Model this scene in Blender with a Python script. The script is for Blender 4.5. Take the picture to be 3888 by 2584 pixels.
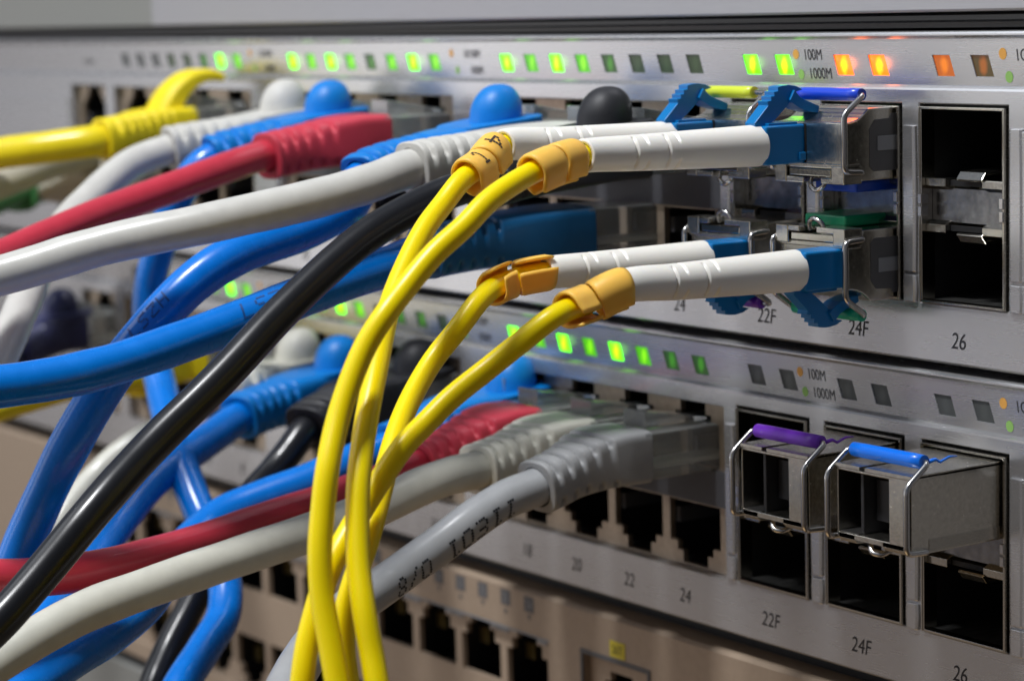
import bpy, bmesh, math, random
from mathutils import Vector, Matrix, noise
random.seed(7)
for o in list(bpy.data.objects): bpy.data.objects.remove(o)
S = 0.1                      # everything below is written in millimetres; 1 unit = 1 cm
scn = bpy.context.scene
COL = scn.collection
PI = math.pi

# ------------------------------------------------------------------ camera
CAM = Vector((233.293, -228.946, 9.774))
RR = Vector((0.56547067, 0.82429493, -0.02794252))
UU = Vector((-0.09473126, 0.09856657, 0.99061124))
FF = Vector((-0.81931002, 0.55751457, -0.133823))
FPX, IW, IH = 9482.2, 3888.0, 2584.0
cd = bpy.data.cameras.new('camera'); cam = bpy.data.objects.new('camera', cd); COL.objects.link(cam)
cam.matrix_world = Matrix(((RR.x, UU.x, -FF.x, CAM.x*S), (RR.y, UU.y, -FF.y, CAM.y*S), (RR.z, UU.z, -FF.z, CAM.z*S), (0, 0, 0, 1)))
cd.sensor_width = 36; cd.lens = FPX/IW*36; cd.clip_start = 0.5; cd.clip_end = 2000
cd.dof.use_dof = True; cd.dof.focus_distance = 325*S; cd.dof.aperture_fstop = 0.26; cd.dof.aperture_blades = 7
scn.camera = cam
scn.view_settings.view_transform = 'Standard'; scn.view_settings.look = 'None'
scn.view_settings.exposure = 0.08; scn.view_settings.gamma = 1.0
scn.render.engine = 'CYCLES'

# ------------------------------------------------------------------ world, lamps and added softboxes (a machine room)
W = bpy.data.worlds.new('World'); scn.world = W; W.use_nodes = True
nt = W.node_tree; nt.nodes.clear()
out = nt.nodes.new('ShaderNodeOutputWorld'); bg = nt.nodes.new('ShaderNodeBackground')
tc = nt.nodes.new('ShaderNodeTexCoord'); sep = nt.nodes.new('ShaderNodeSeparateXYZ'); ramp = nt.nodes.new('ShaderNodeValToRGB')
mp = nt.nodes.new('ShaderNodeMapRange'); mp.inputs['From Min'].default_value = -1; mp.inputs['From Max'].default_value = 1
nt.links.new(tc.outputs['Generated'], sep.inputs[0]); nt.links.new(sep.outputs['Z'], mp.inputs['Value'])
nt.links.new(mp.outputs[0], ramp.inputs[0]); nt.links.new(ramp.outputs[0], bg.inputs[0]); nt.links.new(bg.outputs[0], out.inputs[0])
e = ramp.color_ramp.elements
e[0].position = 0.0; e[0].color = (0.10, 0.068, 0.040, 1)
e[1].position = 1.0; e[1].color = (0.50, 0.57, 0.70, 1)
for p, c in ((0.30, (0.17, 0.125, 0.090, 1)), (0.42, (0.30, 0.26, 0.24, 1)), (0.50, (0.46, 0.46, 0.50, 1)), (0.62, (0.34, 0.36, 0.42, 1)), (0.80, (0.30, 0.34, 0.42, 1))):
    k = e.new(p); k.color = c
# the room is lit on the aisle side to the left and dark towards the rack's other end
dt = nt.nodes.new('ShaderNodeVectorMath'); dt.operation = 'DOT_PRODUCT'; dt.inputs[1].default_value = (-0.83, -0.56, 0.0)
m2 = nt.nodes.new('ShaderNodeMapRange'); m2.inputs['From Min'].default_value = -0.6; m2.inputs['From Max'].default_value = 0.9; m2.inputs['To Min'].default_value = 0.12; m2.inputs['To Max'].default_value = 0.62
nt.links.new(tc.outputs['Generated'], dt.inputs[0]); nt.links.new(dt.outputs['Value'], m2.inputs['Value']); 
wn = nt.nodes.new('ShaderNodeTexNoise'); wn.inputs['Scale'].default_value = 3.2; wn.inputs['Detail'].default_value = 2.0
wr = nt.nodes.new('ShaderNodeMapRange'); wr.inputs['From Min'].default_value = 0.36; wr.inputs['From Max'].default_value = 0.64; wr.inputs['To Min'].default_value = 0.25; wr.inputs['To Max'].default_value = 1.9
wm = nt.nodes.new('ShaderNodeMath'); wm.operation = 'MULTIPLY'
nt.links.new(tc.outputs['Generated'], wn.inputs['Vector']); nt.links.new(wn.outputs['Fac'], wr.inputs['Value']); nt.links.new(wr.outputs[0], wm.inputs[0]); nt.links.new(m2.outputs[0], wm.inputs[1]); nt.links.new(wm.outputs[0], bg.inputs[1])
def area(name, loc, target, sx, sy, power, col):
    l = bpy.data.lights.new(name, 'AREA'); l.shape = 'RECTANGLE'; l.size = sx*S; l.size_y = sy*S; l.energy = power; l.color = col
    o = bpy.data.objects.new(name, l); COL.objects.link(o); o.location = Vector(loc)*S
    o.rotation_euler = (Vector(target)-Vector(loc)).to_track_quat('-Z', 'Y').to_euler(); return o
area('ceiling_lamp', (-70, -300, 610), (-70, -20, -30), 110, 70, 53000, (0.97, 0.98, 1.0))
area('ceiling_soft_light', (-420, -480, 480), (-90, -20, -40), 420, 300, 9000, (0.93, 0.96, 1.0))
area('reflection_softbox', (-470, -640, 60), (-60, 0, -30), 160, 420, 4300, (0.97, 0.98, 1.0))  # added softbox, mirrored in the silver panels to brighten them
area('reflection_softbox_far', (-860, -480, 20), (-120, 0, -30), 180, 460, 4300, (0.98, 0.97, 0.97))  # further added softbox for bright streaks reflected in the panels
area('floor_bounce_light', (-80, -260, -430), (-90, -10, -60), 500, 300, 2600, (1.0, 0.68, 0.36))

# ------------------------------------------------------------------ pixel helpers (photograph pixels to points in space)
def ray(px, py): return FF + RR*((px-IW/2)/FPX) - UU*((py-IH/2)/FPX)
def at(px, py, D): return CAM + ray(px, py)*D
def on_x(px, py, X):
    d = ray(px, py); return CAM + d*((X-CAM.x)/d.x)
def on_y(px, py, Y=0):
    d = ray(px, py); return CAM + d*((Y-CAM.y)/d.y)

# ------------------------------------------------------------------ materials
def nd(nt, t, **k):
    n = nt.nodes.new(t)
    for a, v in k.items(): setattr(n, a, v)
    return n
def mat(name, col, rough=0.45, metal=0.0, spec=0.5, bump=0.0, bscale=60, var=0.0, vscale=8, coat=0.0, trans=0.0, sss=0.0,
        em=None, es=0.0, stretch=(1, 1, 1), ior=1.46, rvar=0.0):
    m = bpy.data.materials.new(name); m.use_nodes = True; nt = m.node_tree; b = nt.nodes['Principled BSDF']
    b.inputs['Base Color'].default_value = (*col, 1); b.inputs['Roughness'].default_value = rough; b.inputs['Metallic'].default_value = metal
    b.inputs['Specular IOR Level'].default_value = spec; b.inputs['Coat Weight'].default_value = coat; b.inputs['Coat Roughness'].default_value = 0.12
    b.inputs['Transmission Weight'].default_value = trans; b.inputs['IOR'].default_value = ior
    if sss:
        b.inputs['Subsurface Weight'].default_value = sss; b.inputs['Subsurface Radius'].default_value = (0.12, 0.09, 0.05); b.inputs['Subsurface Scale'].default_value = 1.0
    if em:
        b.inputs['Emission Color'].default_value = (*em, 1); b.inputs['Emission Strength'].default_value = es
    tc = nd(nt, 'ShaderNodeTexCoord'); mpn = nd(nt, 'ShaderNodeMapping'); mpn.inputs['Scale'].default_value = stretch
    nt.links.new(tc.outputs['Object'], mpn.inputs[0])
    if var or rvar:
        n = nd(nt, 'ShaderNodeTexNoise'); n.inputs['Scale'].default_value = vscale; n.inputs['Detail'].default_value = 6
        nt.links.new(mpn.outputs[0], n.inputs['Vector'])
        if var:
            r = nd(nt, 'ShaderNodeValToRGB'); r.color_ramp.elements[0].position = .3; r.color_ramp.elements[1].position = .7
            r.color_ramp.elements[0].color = tuple(c*(1-var) for c in col)+(1,); r.color_ramp.elements[1].color = tuple(min(1, c*(1+var)) for c in col)+(1,)
            nt.links.new(n.outputs['Fac'], r.inputs[0]); nt.links.new(r.outputs[0], b.inputs['Base Color'])
        if rvar:
            q = nd(nt, 'ShaderNodeMapRange'); q.inputs['To Min'].default_value = rough-rvar; q.inputs['To Max'].default_value = rough+rvar
            nt.links.new(n.outputs['Fac'], q.inputs[0]); nt.links.new(q.outputs[0], b.inputs['Roughness'])
    if bump:
        n2 = nd(nt, 'ShaderNodeTexNoise'); n2.inputs['Scale'].default_value = bscale; n2.inputs['Detail'].default_value = 3
        bp = nd(nt, 'ShaderNodeBump'); bp.inputs['Strength'].default_value = bump; bp.inputs['Distance'].default_value = 0.01
        nt.links.new(mpn.outputs[0], n2.inputs['Vector']); nt.links.new(n2.outputs['Fac'], bp.inputs['Height']); nt.links.new(bp.outputs[0], b.inputs['Normal'])
    return m
M = {}
M['silver'] = mat('silver_paint', (0.53, 0.53, 0.54), 0.27, 0.80, bump=0.0, stretch=(0.1, 1, 3.0), var=0.012, vscale=12, rvar=0.015)
M['topbox'] = mat('brushed_steel', (0.40, 0.40, 0.42), 0.42, 0.55, bump=0.10, bscale=30, stretch=(0.15, 1, 6), var=0.03, vscale=14)
M['topbox2'] = mat('olive_grey', (0.26, 0.265, 0.25), 0.5, 0.2, bump=0.05)
M['black'] = mat('black_gap_fill', (0.012, 0.012, 0.014), 0.32, 0.0, bump=0.04)
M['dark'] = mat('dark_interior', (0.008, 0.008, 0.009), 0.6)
M['beige'] = mat('beige_paint', (0.37, 0.285, 0.21), 0.45, 0.15, bump=0.08, bscale=60, var=0.05)
M['jackface'] = mat('nickel_jack_shield', (0.42, 0.34, 0.26), 0.42, 0.8, bump=0.06, var=0.10, vscale=10)
M['jackmid'] = mat('grey_jack_plastic', (0.06, 0.062, 0.07), 0.45, 0.0)
M['borewall'] = mat('black_bore_plastic', (0.018, 0.018, 0.02), 0.4)
M['contact'] = mat('gold_contacts', (0.55, 0.42, 0.16), 0.3, 0.9)
M['nickel'] = mat('rough_cast_nickel', (0.62, 0.59, 0.52), 0.24, 1.0, bump=0.09, bscale=38, var=0.10, vscale=16, rvar=0.08)
M['sheet'] = mat('polished_sheet_metal', (0.50, 0.475, 0.42), 0.17, 1.0, bump=0.10, bscale=22, rvar=0.06, vscale=20)
M['wire'] = mat('steel_wire', (0.55, 0.54, 0.53), 0.22, 1.0, bump=0.04, bscale=60)
M['darkmetal'] = mat('dark_nickel', (0.16, 0.155, 0.15), 0.35, 0.9, bump=0.15, bscale=50, var=0.2, vscale=15)
M['shademetal'] = mat('shade_dark_metal', (0.05, 0.05, 0.048), 0.42, 0.6, bump=0.6, bscale=30, stretch=(1, 0.3, 1), var=0.5, vscale=12)  # shade inside the cages put into a dark metal colour
M['plate_dark'] = mat('scuffed_dark_plate', (0.26, 0.26, 0.265), 0.2, 1.0, bump=0.12, bscale=12, var=0.25, vscale=8)
M['slate'] = mat('slate_plastic', (0.10, 0.10, 0.105), 0.5)
M['slatelight'] = mat('light_slate_plastic', (0.26, 0.27, 0.29), 0.35)
M['ink'] = mat('black_ink', (0.02, 0.02, 0.024), 0.6)
M['bluink'] = mat('navy_cable_ink', (0.0, 0.06, 0.25), 0.5)
M['dot_orange'] = mat('orange_ink', (0.72, 0.36, 0.07), 0.5)
M['dot_green'] = mat('green_ink', (0.26, 0.50, 0.12), 0.5)
M['lc_blue'] = mat('connector_blue_plastic', (0.0, 0.16, 0.44), 0.28, bump=0.03)
M['boot_white'] = mat('white_rubber', (0.84, 0.82, 0.76), 0.40, bump=0.03, bscale=30, sss=0.15)
M['fiber'] = mat('yellow_fibre_jacket', (0.96, 0.74, 0.0), 0.33, spec=0.4, bump=0.03, bscale=14, sss=0.35)
M['clip'] = mat('orange_marker_plastic', (1.0, 0.54, 0.10), 0.40, spec=0.22, sss=0.4, bump=0.02)
def pvc(n, c, r=0.27, **k):
    a = dict(bump=0.06, bscale=6, var=0.05, vscale=4, coat=0.18, spec=0.4, rvar=0.05); a.update(k); M[n] = mat(n+'_cable_plastic', c, r, **a)
pvc('blue', (0.0, 0.175, 0.66)); pvc('blueboot', (0.0, 0.19, 0.60), 0.42, coat=0.0)
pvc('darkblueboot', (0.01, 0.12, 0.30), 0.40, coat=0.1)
pvc('red', (0.56, 0.038, 0.065), 0.34); pvc('white', (0.60, 0.59, 0.55), 0.33); pvc('cream', (0.62, 0.61, 0.53), 0.34)
pvc('grey', (0.38, 0.39, 0.40), 0.30); pvc('black_pvc', (0.010, 0.0105, 0.013), 0.30, coat=0.15); pvc('blackboot', (0.018, 0.0185, 0.022), 0.5, coat=0.0)
for n_, c_ in dict(redboot=(0.56, 0.045, 0.075), whiteboot=(0.56, 0.55, 0.51), creamboot=(0.62, 0.61, 0.53), greyboot=(0.33, 0.335, 0.34), yellowboot=(0.85, 0.68, 0.01)).items(): pvc(n_, c_, 0.5, coat=0.0)
pvc('yellow', (0.83, 0.66, 0.01), 0.36); pvc('navy', (0.035, 0.04, 0.12), 0.38); pvc('green', (0.05, 0.19, 0.06), 0.5); pvc('beigecable', (0.45, 0.42, 0.33), 0.4)
M['clear'] = mat('clear_plug_plastic', (0.78, 0.80, 0.79), 0.12, trans=0.80, ior=1.45, bump=0.03)
M['smoke'] = mat('smoky_plug_plastic', (0.35, 0.37, 0.38), 0.18, trans=0.75, ior=1.45, bump=0.03)
for n, c in dict(sl_blue=(0.01, 0.06, 0.62), sl_lime=(0.62, 0.72, 0.04), sl_purple=(0.17, 0.03, 0.52), sl_green=(0.0, 0.42, 0.24), sl_azure=(0.0, 0.16, 0.78), tabblue=(0.0, 0.05, 0.45), tabgreen=(0.0, 0.30, 0.13)).items():
    M[n] = mat(n, c, 0.32, bump=0.02, coat=0.2)
def led(name, c_edge, c_core, s, base=(0.03, 0.05, 0.02)):
    m = bpy.data.materials.new(name); m.use_nodes = True; nt = m.node_tree; b = nt.nodes['Principled BSDF']
    b.inputs['Base Color'].default_value = (*base, 1); b.inputs['Roughness'].default_value = 0.25
    tc = nd(nt, 'ShaderNodeTexCoord'); mpn = nd(nt, 'ShaderNodeMapping'); mpn.inputs['Location'].default_value = (-1.25, 0, -0.5); mpn.inputs['Scale'].default_value = (2.5, 0.0, 1.0)
    ln = nd(nt, 'ShaderNodeVectorMath', operation='LENGTH'); nt.links.new(tc.outputs['Generated'], mpn.inputs[0]); nt.links.new(mpn.outputs[0], ln.inputs[0])
    n = nd(nt, 'ShaderNodeTexNoise'); n.inputs['Scale'].default_value = 6.0; n.inputs['Detail'].default_value = 2; nt.links.new(tc.outputs['Object'], n.inputs['Vector'])
    ad = nd(nt, 'ShaderNodeMath', operation='MULTIPLY_ADD'); ad.inputs[1].default_value = 0.55; nt.links.new(n.outputs['Fac'], ad.inputs[0]); nt.links.new(ln.outputs['Value'], ad.inputs[2])
    r = nd(nt, 'ShaderNodeValToRGB'); r.color_ramp.elements[0].position = .48; r.color_ramp.elements[1].position = .85
    r.color_ramp.elements[0].color = (*c_core, 1); r.color_ramp.elements[1].color = (*c_edge, 1)
    nt.links.new(ad.outputs[0], r.inputs[0])
    nt.links.new(r.outputs[0], b.inputs['Emission Color']); b.inputs['Emission Strength'].default_value = s
    return m
M['g3'] = led('bright_green_led', (0.09, 0.9, 0.0), (0.30, 1.0, 0.0), 3.4)
M['g2'] = led('green_led', (0.08, 0.55, 0.0), (0.30, 1.0, 0.0), 0.95)
M['g1'] = led('dim_green_led', (0.015, 0.07, 0.01), (0.05, 0.30, 0.01), 0.75)
M['g0'] = led('faint_green_led', (0.012, 0.022, 0.008), (0.03, 0.055, 0.02), 0.6)  # dark lens given a faint green emission
M['off'] = led('faint_grey_led', (0.01, 0.012, 0.012), (0.05, 0.055, 0.055), 0.25, (0.06, 0.065, 0.065))  # lens that is off, with a faint emission added
M['o3'] = led('bright_amber_led', (1.0, 0.08, 0.0), (1.0, 0.30, 0.0), 4.0)
M['o2'] = led('amber_led', (0.55, 0.09, 0.0), (1.0, 0.22, 0.0), 0.9)
M['o1'] = led('dim_amber_led', (0.10, 0.03, 0.005), (0.55, 0.12, 0.01), 0.6)
M['gy'] = led('yellow_green_led', (0.08, 0.9, 0.0), (0.36, 1.0, 0.0), 3.4)

# ------------------------------------------------------------------ mesh helpers
def thing(name, label, cat, loc=(0, 0, 0), group=None):
    o = bpy.data.objects.new(name, None); COL.objects.link(o); o.location = Vector(loc)*S; o.empty_display_size = 0.2
    o['label'] = label; o['category'] = cat
    if group: o['group'] = group
    return o
class MB:
    def __init__(s): s.v = []; s.f = []; s.sm = []
    def add(s, vs, fs, smooth=False):
        b = len(s.v); s.v += [Vector(p) for p in vs]; s.f += [[i+b for i in f] for f in fs]; s.sm += [smooth]*len(fs); return s
    def box(s, x0, x1, y0, y1, z0, z1):
        return s.add([(x, y, z) for x in (x0, x1) for y in (y0, y1) for z in (z0, z1)],
                     [(0, 1, 3, 2), (4, 6, 7, 5), (0, 4, 5, 1), (2, 3, 7, 6), (0, 2, 6, 4), (1, 5, 7, 3)])
    def prism_x(s, poly, x0, x1):      # poly in (y, z)
        n = len(poly); vs = [(x0, y, z) for y, z in poly]+[(x1, y, z) for y, z in poly]
        return s.add(vs, [tuple(range(n))[::-1], tuple(range(n, 2*n))]+[(i, (i+1) % n, n+(i+1) % n, n+i) for i in range(n)])
    def strip_x(s, prof, x0, x1):      # open profile in (y, z)
        n = len(prof); vs = [(x0, y, z) for y, z in prof]+[(x1, y, z) for y, z in prof]
        return s.add(vs, [(i, i+1, n+i+1, n+i) for i in range(n-1)])
    def tube(s, pts, r, seg=16, caps=True):
        pts = [Vector(p) for p in pts]; fr = frames(pts); vs = []; fs = []
        for i, (p, (a, b)) in enumerate(zip(pts, fr)):
            rr = r(i/(len(pts)-1)) if callable(r) else r
            for k in range(seg):
                t = 2*PI*k/seg; vs.append(p+a*(math.cos(t)*rr)+b*(math.sin(t)*rr))
        n = len(pts)
        for i in range(n-1):
            for k in range(seg):
                k2 = (k+1) % seg; fs.append((i*seg+k, i*seg+k2, (i+1)*seg+k2, (i+1)*seg+k))
        s.add(vs, fs, True)
        if caps: s.add([vs[k] for k in range(seg)], [tuple(range(seg))[::-1]]); s.add(vs[-seg:], [tuple(range(seg))])
        return s
    def plate(s, outer, holes, y, t, ch=0.0, outerwall=True, back=False):   # plate facing -y with holes, polygons in (x, z)
        bm = bmesh.new()
        def loop(poly):
            vs = [bm.verts.new((p[0], y, p[1])) for p in poly]; return [bm.edges.new((vs[i], vs[(i+1) % len(vs)])) for i in range(len(vs))]
        es = loop(outer)
        for h in holes: es += loop(offset(h, ch) if ch else h)
        bmesh.ops.triangle_fill(bm, edges=es, use_beauty=True, use_dissolve=False, normal=(0, -1, 0))
        bm.verts.index_update(); s.add([v.co.copy() for v in bm.verts], [[v.index for v in f.verts] for f in bm.faces]); bm.free()
        for h in holes:
            n = len(h)
            if ch:
                o = offset(h, ch); s.add([(a, y, b) for a, b in o]+[(a, y+ch, b) for a, b in h], [(i, (i+1) % n, n+(i+1) % n, n+i) for i in range(n)])
            s.add([(a, y+ch, b) for a, b in h]+[(a, y+t, b) for a, b in h], [(i, (i+1) % n, n+(i+1) % n, n+i) for i in range(n)])
        if outerwall:
            n = len(outer); s.add([(a, y, b) for a, b in outer]+[(a, y+t, b) for a, b in outer], [(i, (i+1) % n, n+(i+1) % n, n+i) for i in range(n)])
        return s
    def build(s, name, m, parent=None, bevel=0, segs=2, mtx=None, keep=False):
        me = bpy.data.meshes.new(name)
        vs = [(mtx @ v if mtx else v) for v in s.v]
        off = parent_loc(parent)
        me.from_pydata([tuple(v*S-off) for v in vs], [], s.f)
        me.polygons.foreach_set('use_smooth', s.sm)
        me.materials.append(M[m] if isinstance(m, str) else m)
        bm = bmesh.new(); bm.from_mesh(me)
        if mtx and mtx.determinant() < 0: pass
        bmesh.ops.remove_doubles(bm, verts=bm.verts, dist=1e-5)
        bmesh.ops.recalc_face_normals(bm, faces=bm.faces); bm.to_mesh(me); bm.free()
        o = bpy.data.objects.new(name, me); COL.objects.link(o)
        if parent: o.parent = parent
        if bevel:
            md = o.modifiers.new('bevel', 'BEVEL'); md.width = bevel*S; md.segments = segs; md.limit_method = 'ANGLE'; md.angle_limit = math.radians(40)
        return o
def parent_loc(p):
    v = Vector((0, 0, 0))
    while p: v += p.location; p = p.parent
    return v
def offset(poly, d):
    n = len(poly); A = sum(poly[i][0]*poly[(i+1) % n][1]-poly[(i+1) % n][0]*poly[i][1] for i in range(n)); sg = 1 if A > 0 else -1; out = []
    for i in range(n):
        p0, p1, p2 = Vector(poly[i-1]), Vector(poly[i]), Vector(poly[(i+1) % n])
        a = (p1-p0).normalized(); b = (p2-p1).normalized(); na = Vector((a.y, -a.x))*sg; nb = Vector((b.y, -b.x))*sg
        m = (na+nb); m = m/max(0.3, m.dot(na)) if m.length > 1e-6 else na
        out.append(tuple(p1+m*d))
    return out
def rect(x0, x1, z0, z1): return [(x0, z0), (x1, z0), (x1, z1), (x0, z1)]
def frames(pts, up=None):
    n = len(pts); T = []
    for i in range(n):
        t = pts[min(i+1, n-1)]-pts[max(i-1, 0)]; T.append(t.normalized())
    a = T[0].cross(Vector((0, 0, 1)))
    if a.length < 1e-3: a = T[0].cross(Vector((1, 0, 0)))
    a.normalize(); res = []
    for t in T:
        a = (a-t*a.dot(t)).normalized(); res.append((a, a.cross(t)))
    return res
def catmull(P, n=14):
    P = [Vector(p) for p in P]; P = [P[0]*2-P[1]]+P+[P[-1]*2-P[-2]]; out = []
    for i in range(1, len(P)-2):
        p0, p1, p2, p3 = P[i-1:i+3]
        t0 = 0; t1 = t0+max(1e-3, (p1-p0).length)**.5; t2 = t1+max(1e-3, (p2-p1).length)**.5; t3 = t2+max(1e-3, (p3-p2).length)**.5
        for k in range(n):
            t = t1+(t2-t1)*k/n
            A1 = p0*((t1-t)/(t1-t0))+p1*((t-t0)/(t1-t0)); A2 = p1*((t2-t)/(t2-t1))+p2*((t-t1)/(t2-t1)); A3 = p2*((t3-t)/(t3-t2))+p3*((t-t2)/(t3-t2))
            B1 = A1*((t2-t)/(t2-t0))+A2*((t-t0)/(t2-t0)); B2 = A2*((t3-t)/(t3-t1))+A3*((t-t1)/(t3-t1))
            out.append(B1*((t2-t)/(t2-t1))+B2*((t-t1)/(t2-t1)))
    out.append(P[-2]); return out
def resample(pts, step):
    out = [pts[0].copy()]; acc = 0
    for a, b in zip(pts, pts[1:]):
        L = (b-a).length; d = step-acc
        while d < L: out.append(a+(b-a)*(d/L)); d += step
        acc = L-(d-step)
    if (out[-1]-pts[-1]).length > step*0.3: out.append(pts[-1].copy())
    return out
def smooth(pts, it):
    for _ in range(it): pts = [pts[0], pts[1]]+[(pts[i-1]+pts[i]*2+pts[i+1])*0.25 for i in range(2, len(pts)-2)]+pts[-2:]
    return pts
def band_y(z, zo): return 0.35+(3.6+zo-z)*0.07-0.04
def text_obj(txt, x, z, cap, parent, name='printed_label', y=-0.04, m='ink', cond=0.86, shear=0.16, mtx=None):
    cu = bpy.data.curves.new(name, 'FONT'); cu.body = txt; cu.size = cap/0.70*S; cu.align_x = 'CENTER'; cu.shear = shear; cu.offset = 0.0
    t = bpy.data.objects.new('tmp', cu); COL.objects.link(t)
    dg = bpy.context.evaluated_depsgraph_get(); me = bpy.data.meshes.new_from_object(t.evaluated_get(dg)); bpy.data.objects.remove(t)
    for v in me.vertices: v.co = Vector((v.co.x*cond+x*S, (y(v.co.y/S+z-cap/2) if callable(y) else y)*S, v.co.y+(z-cap/2)*S))-parent_loc(parent)
    me.materials.clear(); me.materials.append(M[m]); o = bpy.data.objects.new(name, me); COL.objects.link(o); o.parent = parent
    return o
def disc(x, z, r, parent, m, name='printed_dot', y=-0.04):
    n = 24; yf = y if callable(y) else (lambda q: y)
    MB().add([(x+r*math.cos(2*PI*k/n), yf(z+r*1.12*math.sin(2*PI*k/n)), z+r*1.12*math.sin(2*PI*k/n)) for k in range(n)], [tuple(range(n))]).build(name, m, parent)

# ------------------------------------------------------------------ network switches
X0, X1 = -385.0, 62.0
PITCH = 14.0
RJ_BLOCKS = [-48.6-70.36*k for k in range(3)]        # right edges of the jack openings, 60 mm wide each
LEDX = [-244.08+70.36*(i//8)+6.97*(i % 8) for i in range(24)]
LEDSFP = [-41.54, -34.58, -22.29, -15.38, -3.13, 3.84]
SFPX = [-37.6, -18.35, 0.95, 20.2]
ZC = -17.95                                          # centre height of the stacked cages
def jack_poly(xc, upper, zm, dz=0):                  # opening of one jack; notch points up for the upper row
    s = 1 if upper else -1
    pts = [(-6.1, 3.0), (6.1, 3.0), (6.1, 9.5), (4.3, 9.5), (4.3, 10.8), (3.0, 10.8), (3.0, 12.6), (-3.0, 12.6), (-3.0, 10.8), (-4.3, 10.8), (-4.3, 9.5), (-6.1, 9.5)]
    return [(xc+x, zm+s*z) for x, z in pts]
def jack_insides(mb, gold, xc, upper, zm, y0, parent):
    s = 1 if upper else -1
    MB().box(xc-6.05, xc-5.1, y0+1.2, y0+9, zm+s*4.6, zm+s*6.9).build('jack_insert', 'jackmid', parent)
def make_switch(zo, states, label, front_labels):
    R = thing('network_switch', label, 'switch', (-160, 0, zo-17), group='rack network switches')
    f = MB()
    top = [(230, 4.62), (0.45, 4.62), (0.12, 4.5), (0.0, 4.25), (0.0, 4.05), (0.2, 3.75), (0.35, 3.6)]
    f.strip_x([(y, z+zo) for y, z in top], X0, X1)
    sh = 0.42
    holes = [[(x-1.55-sh, 1.5+zo), (x+1.55-sh, 1.5+zo), (x+1.55+sh, -1.2+zo), (x-1.55+sh, -1.2+zo)] for x in LEDX+LEDSFP]
    k0 = len(f.v); f.plate(rect(X0, X1, -2.35+zo, 3.6+zo), holes, 0.6, 1.3, 0.06, False)
    for v in f.v[k0:]: v.y += (3.6+zo-v.z)*0.07-0.25
    f.strip_x([(0.766, -2.35+zo), (0.62, -2.5+zo), (0.12, -2.72+zo), (0.0, -3.0+zo)], X0, X1)
    H = [rect(b-60, b, -31.2+zo, -5.4+zo) for b in RJ_BLOCKS]+[rect(-270.4, -253.8, -31.2+zo, -5.2+zo)]
    H += [rect(x-8.0, x+8.0, -30.85+zo, -4.75+zo) for x in SFPX]
    zb = -38.35+zo if zo == 0 else -38.9+zo
    f.plate(rect(X0, X1, zb, -3.0+zo), H, 0.0, 1.6, 0.15, False)
    f.strip_x([(0, zb), (0.15, zb-0.25), (0.5, zb-0.4), (230, zb-0.4)], X0, X1)
    f.build('front_panel', 'silver', R)
    # raised pads between the cages
    pd = MB()
    for a, b in [(-48.1, -45.9)]+[(SFPX[i]+8.35, SFPX[i+1]-8.35) for i in range(3)]:
        for z0, z1 in ((-26.9, -7.6), (-30.9, -27.3)):
            m_ = (a+b)/2; w = (b-a)/2; L = []
            for t in range(9):
                z = z0+(z1-z0)*t/8; c = 0.28*math.sin(PI*t/8); L.append((z, w-0.05+c*0.5))
            prof = [(-1, 0), (-0.92, -0.32), (-0.6, -0.5), (0.6, -0.5), (0.92, -0.32), (1, 0)]
            vs = [(m_+u*ww, y, z+zo) for z, ww in L for u, y in prof]; fs = []
            for i in range(8):
                for k in range(5): fs.append((i*6+k, i*6+k+1, i*6+k+7, i*6+k+6))
            fs += [tuple(range(6)), tuple(range(48, 54))]
            pd.add(vs, fs, False); pd.build('raised_pad', 'silver', R, bevel=0.12); pd = MB()
    pd.box(8.95+0.5, X1, -0.35, 0.02, -7.6-0+zo-19.3, -7.9+zo); pd.build('raised_pad', 'silver', R, bevel=0.12); pd = MB()
    pd.box(8.95+0.5, X1, -0.35, 0.02, -30.9+zo, -27.3+zo); pd.build('raised_pad', 'silver', R, bevel=0.12); pd = MB()
    pd.box(X0, -272, -0.35, 0.02, -30.9+zo, -7.9+zo); pd.build('raised_pad', 'silver', R, bevel=0.12); pd = MB()
    for b in RJ_BLOCKS[1:]: MB().box(b+0.9, b+9.4, -0.35, 0.02, -30.9+zo, -7.9+zo).build('raised_pad', 'silver', R, bevel=0.12)
    body = MB(); body.box(X0+.5, X1-.5, 40.0, 230, -38.6+zo, 4.4+zo)
    # dark chamber pieces behind the openings keep the inside closed
    ch = MB()
    for i, x in enumerate(LEDX+LEDSFP):
        l = MB(); vs = []
        for iz in range(7):
            for ix in range(7):
                u = -1+ix/3; w = 1-iz/3; bul = (1-u**4)*(1-w**4)
                vs.append((x+u*1.53-w*sh, 0.35+0.20+(3.45-w*1.33)*0.07-0.12*bul*(1 if states[i] in ('g3', 'gy', 'o3') else 0), w*1.36+0.15+zo))
        l.add(vs, [(r_*7+q, r_*7+q+1, r_*7+q+8, r_*7+q+7) for r_ in range(6) for q in range(6)], True)
        l.add([(x+u*1.5-w*sh, 1.8, w*1.33+0.15+zo) for u, w in ((-1, 1), (1, 1), (1, -1), (-1, -1))], [(0, 1, 2, 3)])
        o = l.build('indicator_light', states[i], R)
        if states[i] in ('g3', 'gy', 'o3'):
            o['label'] = 'brightly lit indicator light'
            pl_ = bpy.data.lights.new('led_lamp', 'POINT'); pl_.energy = 1.5 if states[i] == 'o3' else 0.45; pl_.shadow_soft_size = 0.11
            pl_.color = (1.0, 0.16, 0.02) if states[i] == 'o3' else (0.25, 1.0, 0.03)
            po = bpy.data.objects.new('led_lamp', pl_); COL.objects.link(po); po.parent = o; po.location = Vector((x, -0.35, 0.15+zo))*S-parent_loc(R)
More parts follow.
